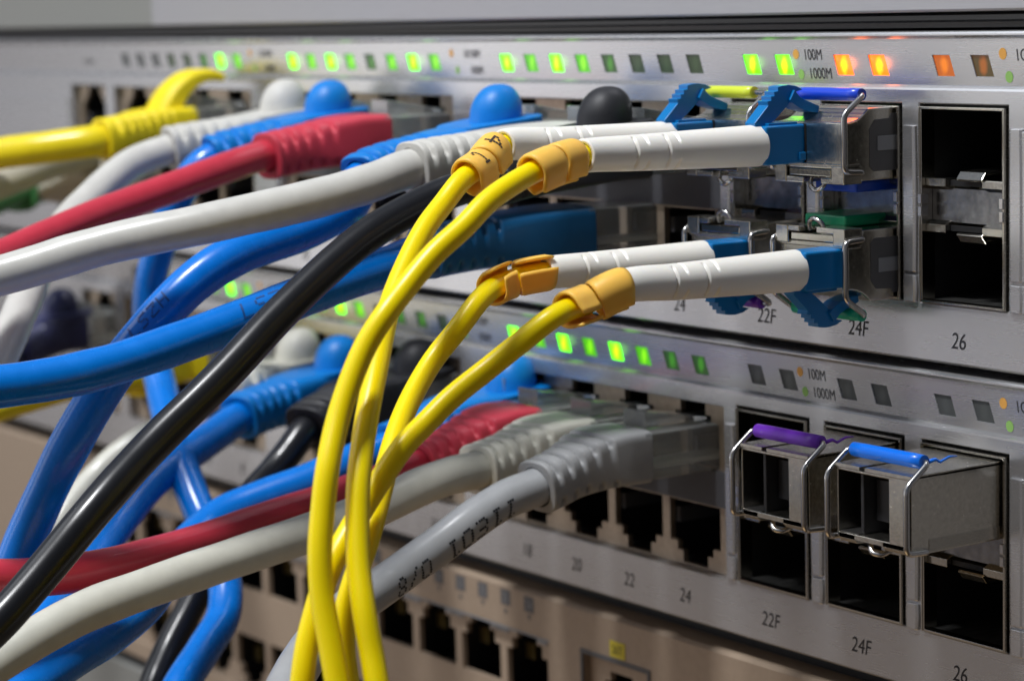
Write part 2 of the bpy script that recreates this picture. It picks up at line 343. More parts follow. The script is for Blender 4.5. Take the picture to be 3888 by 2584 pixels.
    # RJ45 blocks
    ports = [(b, 4) for b in RJ_BLOCKS]+[(-253.8, 1)]
    for b, n in ports:
        w = 60 if n == 4 else 16.6
        m_ = b-w/2; fp = MB(); cs = [m_+(k-(n-1)/2)*PITCH for k in range(n)]
        fp.plate(rect(b-w+0.15, b-0.15, -31.1+zo, -5.5+zo), [jack_poly(c, u, -18.2+zo) for c in cs for u in (True, False)], 1.5, 1.0, 0.0)
        o = fp.build('jack_block', 'jackface', R)
        d = MB(); g = MB(); j = MB()
        d.box(b-w+.3, b-.3, 13, 13.5, -31+zo, -5.6+zo)
        for c in cs:
            for u in (True, False): jack_insides(j, g, c, u, -18.2+zo, 1.5, o)
            for s_ in (-7.0, 6.5): d.box(c+s_, c+s_+0.5, 2.4, 13, -31+zo, -5.6+zo)
        d.box(b-w+.3, b-.3, 2.4, 13, -19.5+zo, -16.9+zo)
        d.box(b-w+.3, b-.3, 2.4, 13, -31.05+zo, -30.95+zo); d.box(b-w+.3, b-.3, 2.4, 13, -5.65+zo, -5.55+zo)
        d.build('jack_interior', 'dark', o)
        m2 = MB(); m2.box(b-w+.2, b-.2, 0.9, 1.45, -20.9+zo, -15.5+zo)
        m2.build('middle_bar', 'jackmid', o, bevel=0.1)
    # SFP cages
    for x in SFPX[:3]:
        z = ZC+zo
        g = MB()
        for sx in (-1, 1):
            g.box(x+sx*7.45-0.2, x+sx*7.45+0.2, -0.35, 2.0, z-12.7, z+12.75)
            g.box(x+sx*7.62-0.12, x+sx*7.62+0.12, -0.45, -0.1, z-12.8, z+12.8)
        g.box(x-7.65, x+7.65, -0.35, 1.2, z-12.85, z-12.5); g.box(x-7.65, x+7.65, -0.35, 2.0, z+12.5, z+12.85)
        c = g.build('sfp_cage', 'sheet', R, bevel=0.06)
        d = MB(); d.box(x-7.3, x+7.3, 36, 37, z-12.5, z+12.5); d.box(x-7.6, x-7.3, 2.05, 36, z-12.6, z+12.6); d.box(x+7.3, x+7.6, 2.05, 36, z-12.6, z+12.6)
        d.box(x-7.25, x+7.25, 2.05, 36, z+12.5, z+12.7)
        d.build('cage_interior', 'dark', c)  # near-black walls carry the cage's inner shade in their colour
        fl = MB(); fl.box(x-7.3, x+7.3, 1.25, 36, z-12.8, z-12.55); fl.build('cage_floor', 'shademetal', c)
        MB().box(x-7.2, x+7.2, 1.6, 35, z-2.2, z+2.2).build('divider_plate', 'plate_dark', c)
        for s_ in (-1, 1):
            for a, b in ((-7.2, -3.6), (3.0, 7.2)):
                MB().prism_x([(0.35, z+s_*2.5), (1.5, z+s_*2.0), (6, z+s_*2.4), (6, z+s_*3.2), (0.35, z+s_*3.55)], x+a, x+b).build('divider_lip', 'sheet', c, bevel=0.08)
            MB().prism_x([(3.4, z+s_*2.4), (1.9, z+s_*2.2), (3.4, z+s_*3.3), (7, z+s_*3.3)], x-3.5, x+2.9).build('divider_lip', 'sheet', c, bevel=0.08)
        for s_ in (-1, 1): MB().box(x-3.5, x+2.9, 1.2, 1.65, z+s_*2.95-0.35, z+s_*2.95+0.35).build('slot_shade_block', 'dark', c)  # solid dark block stands in for the shade of a slot
        for s_ in (-1, 1): MB().prism_x([(-0.1, z+s_*3.6), (0.7, z+s_*4.6), (8, z+s_*4.8), (8, z+s_*4.4), (0.9, z+s_*4.2), (0.2, z+s_*3.3)], x-1.2, x+3.4).build('latch_spring', 'sheet', c, bevel=0.1)
        for sx in (-1, 1):
            MB().box(min(x+sx*7.3, x+sx*7.6)-0.02, max(x+sx*7.3, x+sx*7.6)-0.06, 2.05, 30, z-12.5, z+12.4).build('cage_wall', 'shademetal', c)
            sc = MB(); sc.box(x+sx*7.35-0.35, x+sx*7.35+0.35, -0.7, 0.6, z-1.5, z-0.15); sc.box(x+sx*7.35-0.35, x+sx*7.35+0.35, -0.7, 0.6, z+0.15, z+1.5)
            sc.build('side_clip', 'wire', c, bevel=0.08)
        e_ = MB(); e_.plate(rect(x-7.95, x+7.95, z-13.0, z+13.2), [rect(x-7.7, x+7.7, z-12.9, z+12.9)], 1.2, 0.6); e_.build('cage_gap_shade', 'dark', c)  # dark ring put in for the shaded gap around the cage
    # printing
    zl = -35.38+zo
    for k, tx in enumerate(['18', '20', '22', '24']): text_obj(tx, -100.5+14*k, zl, 2.15, R, cond=0.90)
    for gI in (1, 2):
        for k in range(4): text_obj(str(18-8*gI+2*k), -100.5-70.36*gI+14*k, zl, 2.15, R, cond=0.90)
    for tx, x in (('22F', -38.54), ('24F', -19.27), ('26', 0)): text_obj(tx, x, zl, 2.15, R, cond=0.90)
    yb = lambda q: band_y(q, zo)
    text_obj('100M', -28.35, 1.57+zo, 1.5, R, y=yb, cond=0.80, shear=-0.12); text_obj('1000M', -26.98, -0.98+zo, 1.5, R, y=yb, cond=0.80, shear=-0.12)
    disc(-31.92, 1.6+zo, 0.62, R, 'dot_orange', y=yb); disc(-31.04, -1.15+zo, 0.62, R, 'dot_green', y=yb)
    text_obj('1G', 10.8, 1.57+zo, 1.5, R, y=yb, cond=0.80, shear=-0.12); text_obj('1000M', 13.9, -0.98+zo, 1.5, R, y=yb, cond=0.80, shear=-0.12)
    disc(7.56, 1.7+zo, 0.66, R, 'dot_orange', y=yb); disc(8.5, -1.2+zo, 0.66, R, 'dot_green', y=yb)
    for q in (0, 1):
        xx = -113.5-70.36*q
        text_obj('10/100M', xx-1+1.2, 1.6+zo, 1.35, R, y=yb, cond=0.74, shear=-0.12); text_obj('1000M', xx+1.4, -1.1+zo, 1.35, R, y=yb, cond=0.74, shear=-0.12)
        disc(xx-6.0, 1.7+zo, 0.6, R, 'dot_orange', y=yb); disc(xx-4.5, -1.1+zo, 0.6, R, 'dot_green', y=yb)
    if zo == 0: text_obj('Console', -262, 0.0, 1.2, R, y=yb, shear=-0.1)
    body.build('chassis', 'darkmetal', R)
    return R
st1 = ['off', 'off', 'off', 'g0', 'g0', 'g1', 'g3', 'g2', 'g3', 'g2', 'g3', 'g2', 'g1', 'g2', 'g3', 'g2', 'g3', 'g2', 'g3', 'g2', 'g1', 'g0', 'g0', 'g0', 'gy', 'gy', 'o3', 'o3', 'o2', 'o1']
st2 = ['off', 'off', 'off', 'g0', 'g0', 'g2', 'g3', 'g2', 'g3', 'g2', 'g3', 'g2', 'g0', 'g1', 'g1', 'g0', 'g3', 'g2', 'g3', 'g2', 'g3', 'g2', 'g1', 'g1', 'off', 'off', 'off', 'off', 'off', 'off']
sw1 = make_switch(0.0, st1, 'upper silver network switch with lit amber lights and four yellow fibre cables', None)
sw2 = make_switch(-44.45, st2, 'lower silver network switch holding the violet and azure bail transceivers, no amber lights', None)

# ------------------------------------------------------------------ equipment above
R = thing('rack_unit', 'brushed pale metal rack unit above the upper switch, only its bottom edge in view', 'rack unit', (-160, 0, 30))
MB().box(-229.6, X1, -0.2, 230, 7.05, 50).build('front_panel', 'topbox', R, bevel=0.35)
MB().box(X0, -230.0, 0.3, 230, 7.05, 50).build('left_section', 'topbox2', R, bevel=0.35)  # left section in a duller olive grey than the rest
g = MB(); g.prism_x([(1.6, 7.0), (1.0, 6.6), (1.0, 6.0), (1.9, 5.7), (2.0, 5.0), (3.5, 4.72), (60, 4.72), (60, 7.0)], X0, X1); g.build('dark_gap_bar', 'black', R)  # dark recessed bar filling the gap below this unit
g = MB()
for z0, z1 in ((40.5-6, 46),): g.box(-330, -262, -0.2, 0.4, z0+3, z1)
# ------------------------------------------------------------------ beige switch below
ZB = -86.8
R = thing('beige_switch', 'beige network switch at the bottom with numbered black squares above its empty ports', 'switch', (-160, 0, -105))
f = MB()
cols3 = [-103-14*k for k in range(12)]
JU = [jack_poly(c, True, -108.2) for c in cols3]
blockU = rect(-95.0-14*12-0.4, -94.9, -126.0+1.0, -94.1)
f.strip_x([(200, ZB), (0.6, ZB), (0, ZB-0.5)], X0, X1)
f.plate(rect(X0, X1, -128.5, ZB-0.5), [blockU, rect(-85.4, -68.0, -109.5, -94.0)], 0, 1.6, 0.1, False)
f.strip_x([(0, -128.5), (0.5, -129), (200, -129)], X0, X1)
f.build('front_panel', 'beige', R)
fp = MB()
def j3(c, up, zm):
    s = 1 if up else -1
    return [(c+x, zm+s*z) for x, z in [(-6.0, 0), (6.0, 0), (6.0, 6.6), (4.4, 6.6), (4.4, 8.6), (2.9, 8.6), (2.9, 10.2), (-2.9, 10.2), (-2.9, 8.6), (-4.4, 8.6), (-4.4, 6.6), (-6.0, 6.6)]]
fp.plate(offset(blockU, -0.1), [j3(c, True, -104.7) for c in cols3]+[j3(c, False, -114.5) for c in cols3], 1.2, 1.0)
jb = fp.build('jack_block', 'beige', R)
fp = MB(); fp.plate(rect(-85.2, -68.2, -109.3, -94.2), [j3(-76.7, True, -106.5)], 1.2, 1.0); fp.build('uplink_jack', 'beige', R)
MB().plate(rect(-85.9, -67.5, -110.0, -93.5), [rect(-85.2, -68.2, -109.3, -94.2)], -0.25, 0.3).build('jack_frame', 'slate', R, bevel=0.08)
d = MB(); d.box(-264, -94, 12, 13, -128, -90); d.box(-86, -67, 12, 13, -112, -92)
for c in cols3+[-90]: d.box(c+6.6, c+7.4, 2.3, 12, -126, -94.2)
d.box(-264, -94, 2.3, 12, -112.5, -106.5); d.box(-86, -85.5, 2.3, 12, -112, -94); d.box(-68, -67.5, 2.3, 12, -112, -94)
d.build('jack_interior', 'dark', jb)
MB().box(-264, -94.9, 0.02, 0.9, -94.45, -94.12).build('jack_row_rim', 'slatelight', jb)
g = MB(); w_ = MB()
for c in cols3:
    MB().box(c-5.9, c-3.4, 5, 5.6, -100.6, -97.8).build('contact', 'contact', jb); MB().box(c-5.9, c-3.4, 5, 5.6, -121, -118).build('contact', 'contact', jb)
    MB().box(c-8.2, c-5.2, 1.0, 1.15, -95.6, -94.7).build('link_light', 'slatelight', jb); MB().box(c+3.2, c+6.0, 1.0, 1.15, -95.6, -94.7).build('link_light', 'slatelight', jb)

for k in range(24):
    x = -100.35-6.9*k
    if x < -262: break
    o = MB().add([(x-1.45, -0.04, -87.75), (x+1.45, -0.04, -87.75), (x+1.45, -0.04, -90.4), (x-1.45, -0.04, -90.4)], [(0, 1, 2, 3)]).build('number_square', 'slate', R)
    text_obj(str(24-k), x, -89.1, 1.5, R, y=-0.08, m='slatelight', shear=0, cond=0.8)
    s_ = 1 if k % 2 else -1
    MB().add([(x-0.6, -0.04, -91.3-s_*0.5), (x+0.6, -0.04, -91.3-s_*0.5), (x, -0.04, -91.3+s_*0.6)], [(0, 1, 2)]).build('printed_arrow', 'slate', R)
M['yel_label'] = mat('yellow_label', (0.62, 0.52, 0.03), 0.5)
MB().box(-77.9, -74.0, -0.12, 0.02, -93.2, -90.6).build('yellow_label', 'yel_label', R)
text_obj('26T', -75.95, -91.9, 1.4, R, y=-0.16, shear=0)
MB().box(X0+1, X1-1, 14.0, 200, -128.8, ZB-0.2).build('chassis', 'darkmetal', R)
R = thing('bottom_rack_unit', 'plain mauve grey rack unit at the very bottom left below the beige switch', 'rack unit', (-160, 0, -150))
MB().box(X0, X1, 0.0, 200, -175, -131.5).build('front_panel', 'topbox2', R, bevel=0.4)
MB().box(X0, X1, 2.5, 200, -131.4, -129.1).build('dark_gap_band', 'black', R)  # dark band filling the gap under the beige switch
M['gapdark'] = M['black']
R = thing('gap_shade_bar', 'dark shade filler in the gap between the lower silver switch and the beige switch', 'gap filler', (-160, 0, -85.2))
MB().box(X0, X1, 5.0, 200, -86.75, -83.75).build('gap_fill_body', 'dark', R)  # dark block added for the shade in the open gap
R = thing('gap_shade_strip', 'thin black shade filler in the gap between the two silver switches', 'gap filler', (-160, 0, -39.5))
MB().box(X0, X1, 7.0, 30, -39.8, -38.78).build('strip_body', 'dark', R)  # dark sliver stands in for shade between the stacked switches

# ------------------------------------------------------------------ transceivers
def bail(u, y0, yf, vb, vt, yb, vt2, rw=0.42):
    def arc(a, b, c, r=0.9, n=5):
        a, b, c = Vector(a), Vector(b), Vector(c); p = b+(a-b).normalized()*r; q = b+(c-b).normalized()*r
        return [p*(1-t)**2+b*2*t*(1-t)+q*t*t for t in [i/n for i in range(n+1)]]
    K = [(u-0.9, y0, vb-0.2), (u, y0, vb-0.2), (u, yf, vb), (u, yf, vt), (u, yb, vt2), (-u, yb, vt2), (-u, yf, vt), (-u, yf, vb), (-u, y0, vb-0.2), (-u+0.9, y0, vb-0.2)]
    pts = [Vector(K[0])]
    for i in range(1, len(K)-1): pts += arc(K[i-1], K[i], K[i+1], 0.45 if i in (1, len(K)-2) else 0.9)
    return pts+[Vector(K[-1])]
def transceiver(x, zo, flip, kind, sleeve, sl, tab, label):
    R = thing('transceiver_module', label, 'transceiver', (x, -6, zo+ZC), group='pluggable optical transceivers')
    mt = Matrix.Translation((x, 0, zo+ZC)) @ (Matrix.Rotation(PI, 4, 'Y') if flip else Matrix.Identity(4))
    b = MB()
    if kind == 'B':
        sc = [(-8.7, 11.0), (-8.0, 11.05), (-7.2, 11.2), (-6.4, 11.5), (-5.7, 11.95), (-5.1, 12.45), (-4.8, 12.75)]
        b.prism_x([(-8.7, 5.2)]+sc+[(28, 12.75), (28, 3.2), (-6.0, 3.2), (-6.4, 4.4)], -6.85, 6.85)
        body = b.build('body', 'nickel', R, bevel=0.22, mtx=mt)
        f = MB()
        f.box(-6.9, -4.6, -9.3, -6.1, 2.9, 5.3); f.box(4.4, 6.9, -9.3, -6.1, 2.9, 5.3); f.box(-6.9, 6.9, -8.95, -6.4, 4.9, 5.6)
        f.box(-4.9, -1.2, -9.2, -6.2, 2.9, 3.7); f.box(2.2, 4.6, -9.2, -6.2, 2.9, 3.7)
        f.build('front_bracket', 'nickel', R, bevel=0.15, mtx=mt)
        MB().box(-4.3, 4.1, -9.0, -6.6, 3.85, 4.85).build('latch_bar', 'sheet', R, bevel=0.12, mtx=mt)
        MB().box(-6.3, -1.1, -8.78, -8.60, 5.6, 10.7).build('bore_shade_plate', 'dark', R, mtx=mt)  # dark plate on the face stands in for the shaded bore
        if 1:
            for sx in (-1, 1):
                p = MB(); Y = [(-4.7, 5.0), (-4.7, 10.0), (-3.8, 11.2), (-1.2, 11.3), (-0.9, 11.9), (1.5, 11.9), (1.5, 4.4), (-4.0, 4.4)]
                p.prism_x(Y, sx*6.80, sx*6.93); p.build('side_inlay', 'slate', R, mtx=mt, bevel=0.04)
                MB().box(min(sx*6.9, sx*7.05), max(sx*6.9, sx*7.05), -3.4, 1.0, 7.1, 9.0).build('side_tab', 'slatelight', R, mtx=mt, bevel=0.05)
        bp = bail(7.3, -6.3, -9.55, 4.6, 12.1, -6.0, 14.55); sy, sz = -6.0, 14.55
        lo = [(-1.3, -7.6, 3.6), (-1.1, -8.0, 2.6), (-0.5, -8.2, 2.1), (0.2, -8.2, 1.9), (0.9, -8.2, 2.1), (1.5, -8.0, 2.6), (1.7, -7.6, 3.6)]
        rs = 0.85
    else:
        lo = None
        op = [(-6.45, 3.3), (3.0, 3.3), (3.0, 11.55), (-6.45, 11.55)]
        top = [(-6.9, 1.95), (6.9, 1.95), (6.9, 12.2), (-6.9, 12.2)]
        b.plate([(-6.7, 2.6), (6.7, 2.6), (6.7, 11.74), (-6.7, 11.74)], [[(-6.45, 3.3), (3.0, 3.3), (3.0, 11.4), (-6.45, 11.4)]], -16.1, 6.0, 0.06, False)
        b.box(-6.9, -6.55, -15.6, 28, 1.9, 12.0); b.box(6.55, 6.9, -15.9, 28, 2.6, 12.1)
        b.box(-6.9, -2.4, -16.14, -11.2, 11.78, 12.28); b.box(-1.4, 6.9, -16.14, -11.2, 11.78, 12.28); b.box(-6.9, 6.9, -11.2, 28, 11.75, 12.25)
        b.prism_x([(-16.1, 2.5), (-15.6, 2.0), (-13.2, 1.9), (28, 1.9), (28, 3.2), (-16.1, 3.2)], -6.4, -3.4)
        b.prism_x([(-16.1, 2.5), (-15.6, 2.0), (-13.2, 1.9), (28, 1.9), (28, 3.2), (-16.1, 3.2)], 1.8, 6.3)
        b.prism_x([(-13.6, 1.93), (28, 1.93), (28, 3.17), (-13.6, 3.17)], -3.4, 1.8)
        b.build('body', 'nickel', R, bevel=0.14, mtx=mt)
        s_ = MB(); s_.box(6.88, 6.98, -13.0, -0.6, 2.3, 3.9); s_.build('side_seam', 'sheet', R, mtx=mt, bevel=0.04)
        MB().box(-6.4, 3.0, -9.0, -8.8, 3.3, 11.6).build('bore_wall', 'dark', R, mtx=mt)
        i_ = MB(); i_.box(-3.1, -2.5, -15.3, -9, 3.3, 11.6); i_.box(-2.1, 0.6, -13.5, -9, 5.0, 10.4); i_.build('bore_divider', 'borewall', R, mtx=mt, bevel=0.1)
        n_ = MB(); n_.box(-6.5, -2.9, -15.9, -9, 3.2, 3.4); n_.build('bore_floor', 'darkmetal', R, mtx=mt)
        bp = bail(7.35, -13.6, -17.2, 2.6, 11.0, -13.4, 13.75); sy, sz = -13.4, 13.75; rs = 0.95
        lo = [(-2.4, -13.0, 2.9), (-1.9, -14.2, 2.7), (-1.2, -15.4, 2.1), (-0.3, -15.8, 1.35), (0.5, -15.2, 1.2), (0.9, -14.0, 1.6), (1.0, -13, 2.4)]
    w = MB().tube(bp, 0.42, 10).build('bail', 'wire', R, mtx=mt)
    SL = MB().tube([(sl[0]+(sl[1]-sl[0])*t/6, sy, sz) for t in range(7)], lambda t: rs*(0.96 if t in (0, 1) else 1), 20)
    if kind == 'A': SL.tube([(6.3, -12.8, 13.6), (6.7, -11.6, 13.9), (6.5, -10.6, 13.4), (6.9, -9.4, 14.0), (6.8, -8.0, 13.9)], lambda t: 0.30-0.2*t, 6)
    SL.build('bail_sleeve', sleeve, w, mtx=mt)
    MB().tube(catmull(lo, 5), 0.36, 8).build('spring_loop', 'wire', R, mtx=mt)
    if tab: MB().box(-3.0, 5.2, -5.6, 2.0, 1.6, 3.1).build('release_slide', tab, R, mtx=mt, bevel=0.3)
    return R, mt
_, mUF = transceiver(SFPX[1], 0, False, 'B', 'sl_blue', (-6.2, 6.9), 'tabblue', 'metal transceiver with deep blue bail sleeve in the upper switch')
_, mUR = transceiver(SFPX[0], 0, False, 'B', 'sl_lime', (-5.4, 4.4), None, 'metal transceiver with lime yellow bail sleeve, behind the one with the deep blue sleeve')
_, mLF = transceiver(SFPX[1], 0, True, 'B', 'sl_green', (-6.6, 6.9), 'tabgreen', 'upside down metal transceiver with teal green bail sleeve hanging below')
_, mLR = transceiver(SFPX[0], 0, True, 'B', 'sl_purple', (-5.4, 5.0), None, 'upside down metal transceiver behind the teal green one, its purple sleeve mostly hidden')
transceiver(SFPX[1], -44.45, False, 'A', 'sl_purple', (-6.4, 6.6), None, 'empty metal transceiver with violet bail sleeve protruding from the lower switch')
transceiver(SFPX[2], -44.45, False, 'A', 'sl_azure', (-6.4, 6.6), None, 'empty metal transceiver with bright azure bail sleeve, rightmost in the lower switch')

# ------------------------------------------------------------------ fibre cables
def ring_clip(mb, pts, fr, s0, s1, rot, r=2.45, th=0.5, gap=0.6):
    n = len(pts); ang = []
    A = 26; a0, a1 = rot+gap/2, rot+2*PI-gap/2
    prof = []
    for k in range(A+1):
        a = a0+(a1-a0)*k/A; fl = 0
        d = min(k, A-k)
        rr = r+(0.55 if d == 0 else 0.25 if d == 1 else 0)
        prof.append((a, rr))
    vs = []; m = len(prof)
    for si in range(s0, s1+1):
        p, (a, b) = pts[si], fr[si]; e = 0.12 if si in (s0, s1) else 0
        for an, rr in prof: vs.append(p+(a*math.cos(an)+b*math.sin(an))*(rr-e))
        for an, rr in prof: vs.append(p+(a*math.cos(an)+b*math.sin(an))*(rr-th+e*0.5))
    L = 2*m; fs = []
    for i in range(s1-s0):
        for k in range(m-1):
            fs.append((i*L+k, i*L+k+1, (i+1)*L+k+1, (i+1)*L+k)); fs.append((i*L+m+k+1, i*L+m+k, (i+1)*L+m+k, (i+1)*L+m+k+1))
        fs.append((i*L, (i+1)*L, (i+1)*L+m, i*L+m)); fs.append((i*L+m-1, i*L+L-1, (i+1)*L+L-1, (i+1)*L+m-1))
    for i in (0, s1-s0):
        for k in range(m-1): fs.append((i*L+k, i*L+m+k, i*L+m+k+1, i*L+k+1))
    mb.add(vs, fs, True)
def glyph_patch(pts, fr, s0, ang, txt, size, r, flip=False, dr=0.06, dots=False, lean=0.0):
    """little raised strokes of writing wrapped on a round cable; s0 in mm along the spine"""
    G = {'0': ["01110", "10001", "10001", "10001", "10001", "10001", "01110"], '1': ["01110", "00100", "00100", "00100", "00100", "00101", "00110"],
         '3': ["11110", "00001", "00001", "01110", "00001", "00001", "11110"], '8': ["01110", "10001", "10001", "01110", "10001", "10001", "01110"],
         '/': ["00001", "00010", "00010", "00100", "01000", "01000", "10000"], 'L': ["10000", "10000", "10000", "10000", "10000", "10000", "11111"],
         'S': ["01111", "10000", "10000", "01110", "00001", "00001", "11110"], 'Z': ["11111", "00001", "00010", "00100", "01000", "10000", "11111"],
         'H': ["10001", "10001", "10001", "11111", "10001", "10001", "10001"], 'A': ["01110", "10001", "10001", "11111", "10001", "10001", "10001"],
         '4': ["00010", "00110", "01010", "10010", "11111", "00010", "00010"], ' ': ["00000"]*7}
    step = (pts[1]-pts[0]).length; mb = MB(); c = size/7
    x = 0
    for chx in txt:
        for j, row in enumerate(G[chx]):
            for i, b_ in enumerate(row):
                if b_ == '1':
                    u = x+i*c*0.95+(3-j)*c*lean; v = (3-j)*c
                    if flip: u = -u; v = -v
                    q = []
                    h = c*0.42
                    for du, dv in ((-h, -h), (h, -h), (h, h), (-h, h)):
                        s = (s0+u+du)/step; k = max(0, min(len(pts)-2, int(s))); t = s-k
                        p = pts[k].lerp(pts[k+1], t); a, bb = fr[k]; an = ang+(v+dv)/r
                        q.append(p+(a*math.cos(an)+bb*math.sin(an))*(r+dr))
                    mb.add(q, [(0, 1, 2, 3)])
        x += 6.2*c
    return mb
def fiber(mt, path, label, cliprot, digits=None):
    lc = mt @ Vector((-3.73, -10.0, 8.05)); xs = mt @ Vector((-3.73, 0, 8.05))
    R = thing('fiber_patch_cable', label, 'fibre cable', lc, group='yellow fibre optic cables')
    c = MB(); c.box(-6.05, -1.42, -15.3, -8.3, 5.5, 10.7); c.build('connector', 'lc_blue', R, bevel=0.35, segs=3, mtx=mt)
    n_ = MB(); n_.box(-5.7, -1.8, -8.9, -4, 5.9, 10.1); n_.box(-1.6, -1.1, -9.8, -8.2, 5.9, 7.0); n_.build('connector_nose', 'lc_blue', R, bevel=0.15, mtx=mt)
    l = MB()
    l.prism_x([(-16.1, 10.6), (-16.2, 11.1), (-13.85, 13.3), (-14.0, 13.9), (-13.3, 13.95), (-13.35, 14.5), (-12.75, 14.55), (-12.8, 15.1), (-12.1, 15.15), (-12.1, 15.7), (-11.3, 15.85), (-10.2, 15.9), (-8.9, 15.7), (-7.8, 15.2), (-8.8, 14.95), (-9.4, 14.7), (-10.3, 13.3), (-12.4, 11.6), (-13.9, 10.6)], -4.75, -2.7)
    l.prism_x([(-9.6, 15.2), (-8.6, 14.2), (-7.6, 13.75), (-5.3, 12.9), (-5.4, 12.0), (-6.5, 12.1), (-8.4, 12.6), (-10.0, 13.5), (-10.4, 13.9)], -5.2, -2.25)
    l.box(-5.6, -1.9, -14.5, -9.5, 10.5, 11.0)
    l.build('latch', 'lc_blue', R, bevel=0.07, mtx=mt)
    # spine
    a = Vector((xs.x, -14.0, xs.z)); B_ = path[1]; d_ = (B_-a).normalized(); pth = [a-d_*14, a, a.lerp(B_, .35), a.lerp(B_, .7), B_]+path[2:]
    sp = smooth(resample(catmull(pth, 30), 0.5), 6)
    fr = frames(sp)
    # boot: a revolved sleeve along the first 30 mm of the spine
    i0 = next(i for i, p in enumerate(sp) if p.y < -15.2); i1 = min(range(len(sp)), key=lambda i: (sp[i]-B_).length); BL = (i1-i0)*0.5
    bs = resample(sp[i0-1:i1], 0.1); bf = frames(bs); N = 48; vs = []
    L = len(bs)
    for i, (p, (u, v)) in enumerate(zip(bs, bf)):
        t = i/(L-1); s = t*BL; r = 2.78-0.62*t
        if i == 0: r -= 0.15
        for k in range(N):
            th = 2*PI*k/N; g_ = 0
            for sc, ph in ((14.6, 0.0), (16.4, 1), (19.6, 0), (21.4, 1)):
                if abs(s-sc) < 0.22:
                    w = (th+(PI/2 if ph else 0)) % PI
                    if 0.5 < w < 2.55: g_ = 0.34*(1-(abs(s-sc)/0.22)**4)
            vs.append(p+(u*math.cos(th)+v*math.sin(th))*(r-g_))
    for rr in (1.62, 1.60):
        p, (u, v) = (bs[-1], bf[-1]) if rr == 1.62 else (bs[-30], bf[-30])
        for k in range(N):
            th = 2*PI*k/N; vs.append(p+(u*math.cos(th)+v*math.sin(th))*rr)
    T = L+2
    MB().add(vs, [(i*N+k, i*N+(k+1) % N, (i+1)*N+(k+1) % N, (i+1)*N+k) for i in range(T-1) for k in range(N)], True).build('boot', 'boot_white', R)
    st = i1-12
    MB().tube(resample(sp[st:], 1.2), 1.42, 24).build('jacket', 'fiber', R)
    for j, (o_, rot) in enumerate(zip((2, 12) if mt.col[2][2] > 0 else (-2, 8), cliprot)):
        mb = MB(); ring_clip(mb, sp, fr, i1+o_, i1+o_+9, rot); cl = mb.build('marker_clip', 'clip', R)
        if digits:
            gp = glyph_patch(sp, fr, (i1+o_+4.5)*0.5-0.9, digits[1], digits[0][j], 2.8, 2.45, dr=0.05, lean=0); gp.build('printed_digit', 'ink', cl)
    return R
def wpath(L, d): return [at(x, y, D) for x, y, D in L]
fiber(mUF, [on_x(2500, 577, SFPX[1]-3.73), on_x(2206, 593, SFPX[1]-3.73), at(2071, 633, 309), at(1960, 690, 305), at(1851, 766, 302), at(1763, 860, 300), at(1652, 959, 298), at(1537, 1097, 296), at(1465, 1190, 294), at(1394, 1300, 293), at(1344, 1411, 292), at(1283, 1591, 290), at(1240, 1800, 287), at(1225, 1940, 286), at(1214, 2080, 285), at(1223, 2271, 284), at(1253, 2436, 283), at(1282, 2600, 282), at(1320, 2800, 281)],
      'front upper yellow fibre cable whose orange marker rings carry no readable digits', (4.3, 4.5))
fiber(mUR, [on_x(2300, 562, SFPX[0]-3.73), on_x(1903, 554, SFPX[0]-3.73), at(1822, 635, 326), at(1752, 685, 322), at(1686, 771, 320), at(1618, 860, 317), at(1545, 998, 313), at(1480, 1160, 308), at(1448, 1300, 303), at(1425, 1420, 299), at(1394, 1576, 295), at(1373, 1719, 292), at(1361, 1830, 290), at(1357, 1995, 288), at(1362, 2161, 286), at(1384, 2326, 284), at(1414, 2491, 283), at(1432, 2600, 282), at(1470, 2800, 281)],
      'rear upper yellow fibre cable with black digits on its orange marker rings', (4.2, 4.3), ('41', 2.2))
fiber(mLR, [on_x(2400, 967, SFPX[0]+3.73), on_x(2062, 1037, SFPX[0]+3.73), at(1925, 1068, 327), at(1829, 1130, 322), at(1741, 1246, 320), at(1652, 1356, 319), at(1570, 1493, 315), at(1520, 1604, 311), at(1482, 1720, 307), at(1450, 1850, 303), at(1422, 1960, 300), at(1388, 2080, 298), at(1345, 2200, 296.5), at(1312, 2320, 296), at(1303, 2450, 296), at(1322, 2600, 296), at(1350, 2800, 296)],
      'yellow fibre cable from the rear lower white boot, its open marker rings facing up', (2.5, 2.3))
fiber(mLF, [on_x(2700, 1018, SFPX[1]+3.73), on_x(2352, 1089, SFPX[1]+3.73), at(2225, 1152, 310), at(2110, 1196, 306), at(1988, 1290, 305.5), at(1851, 1400, 305), at(1713, 1510, 303), at(1608, 1615, 301), at(1537, 1686, 299), at(1465, 1790, 297.5), at(1395, 1900, 296), at(1330, 2010, 294), at(1275, 2110, 292), at(1235, 2200, 291), at(1195, 2330, 290), at(1165, 2450, 289), at(1145, 2600, 288), at(1120, 2800, 288)],
      'yellow fibre cable from the front lower white boot, lowest of the fibre cables', (4.3, 3.6))

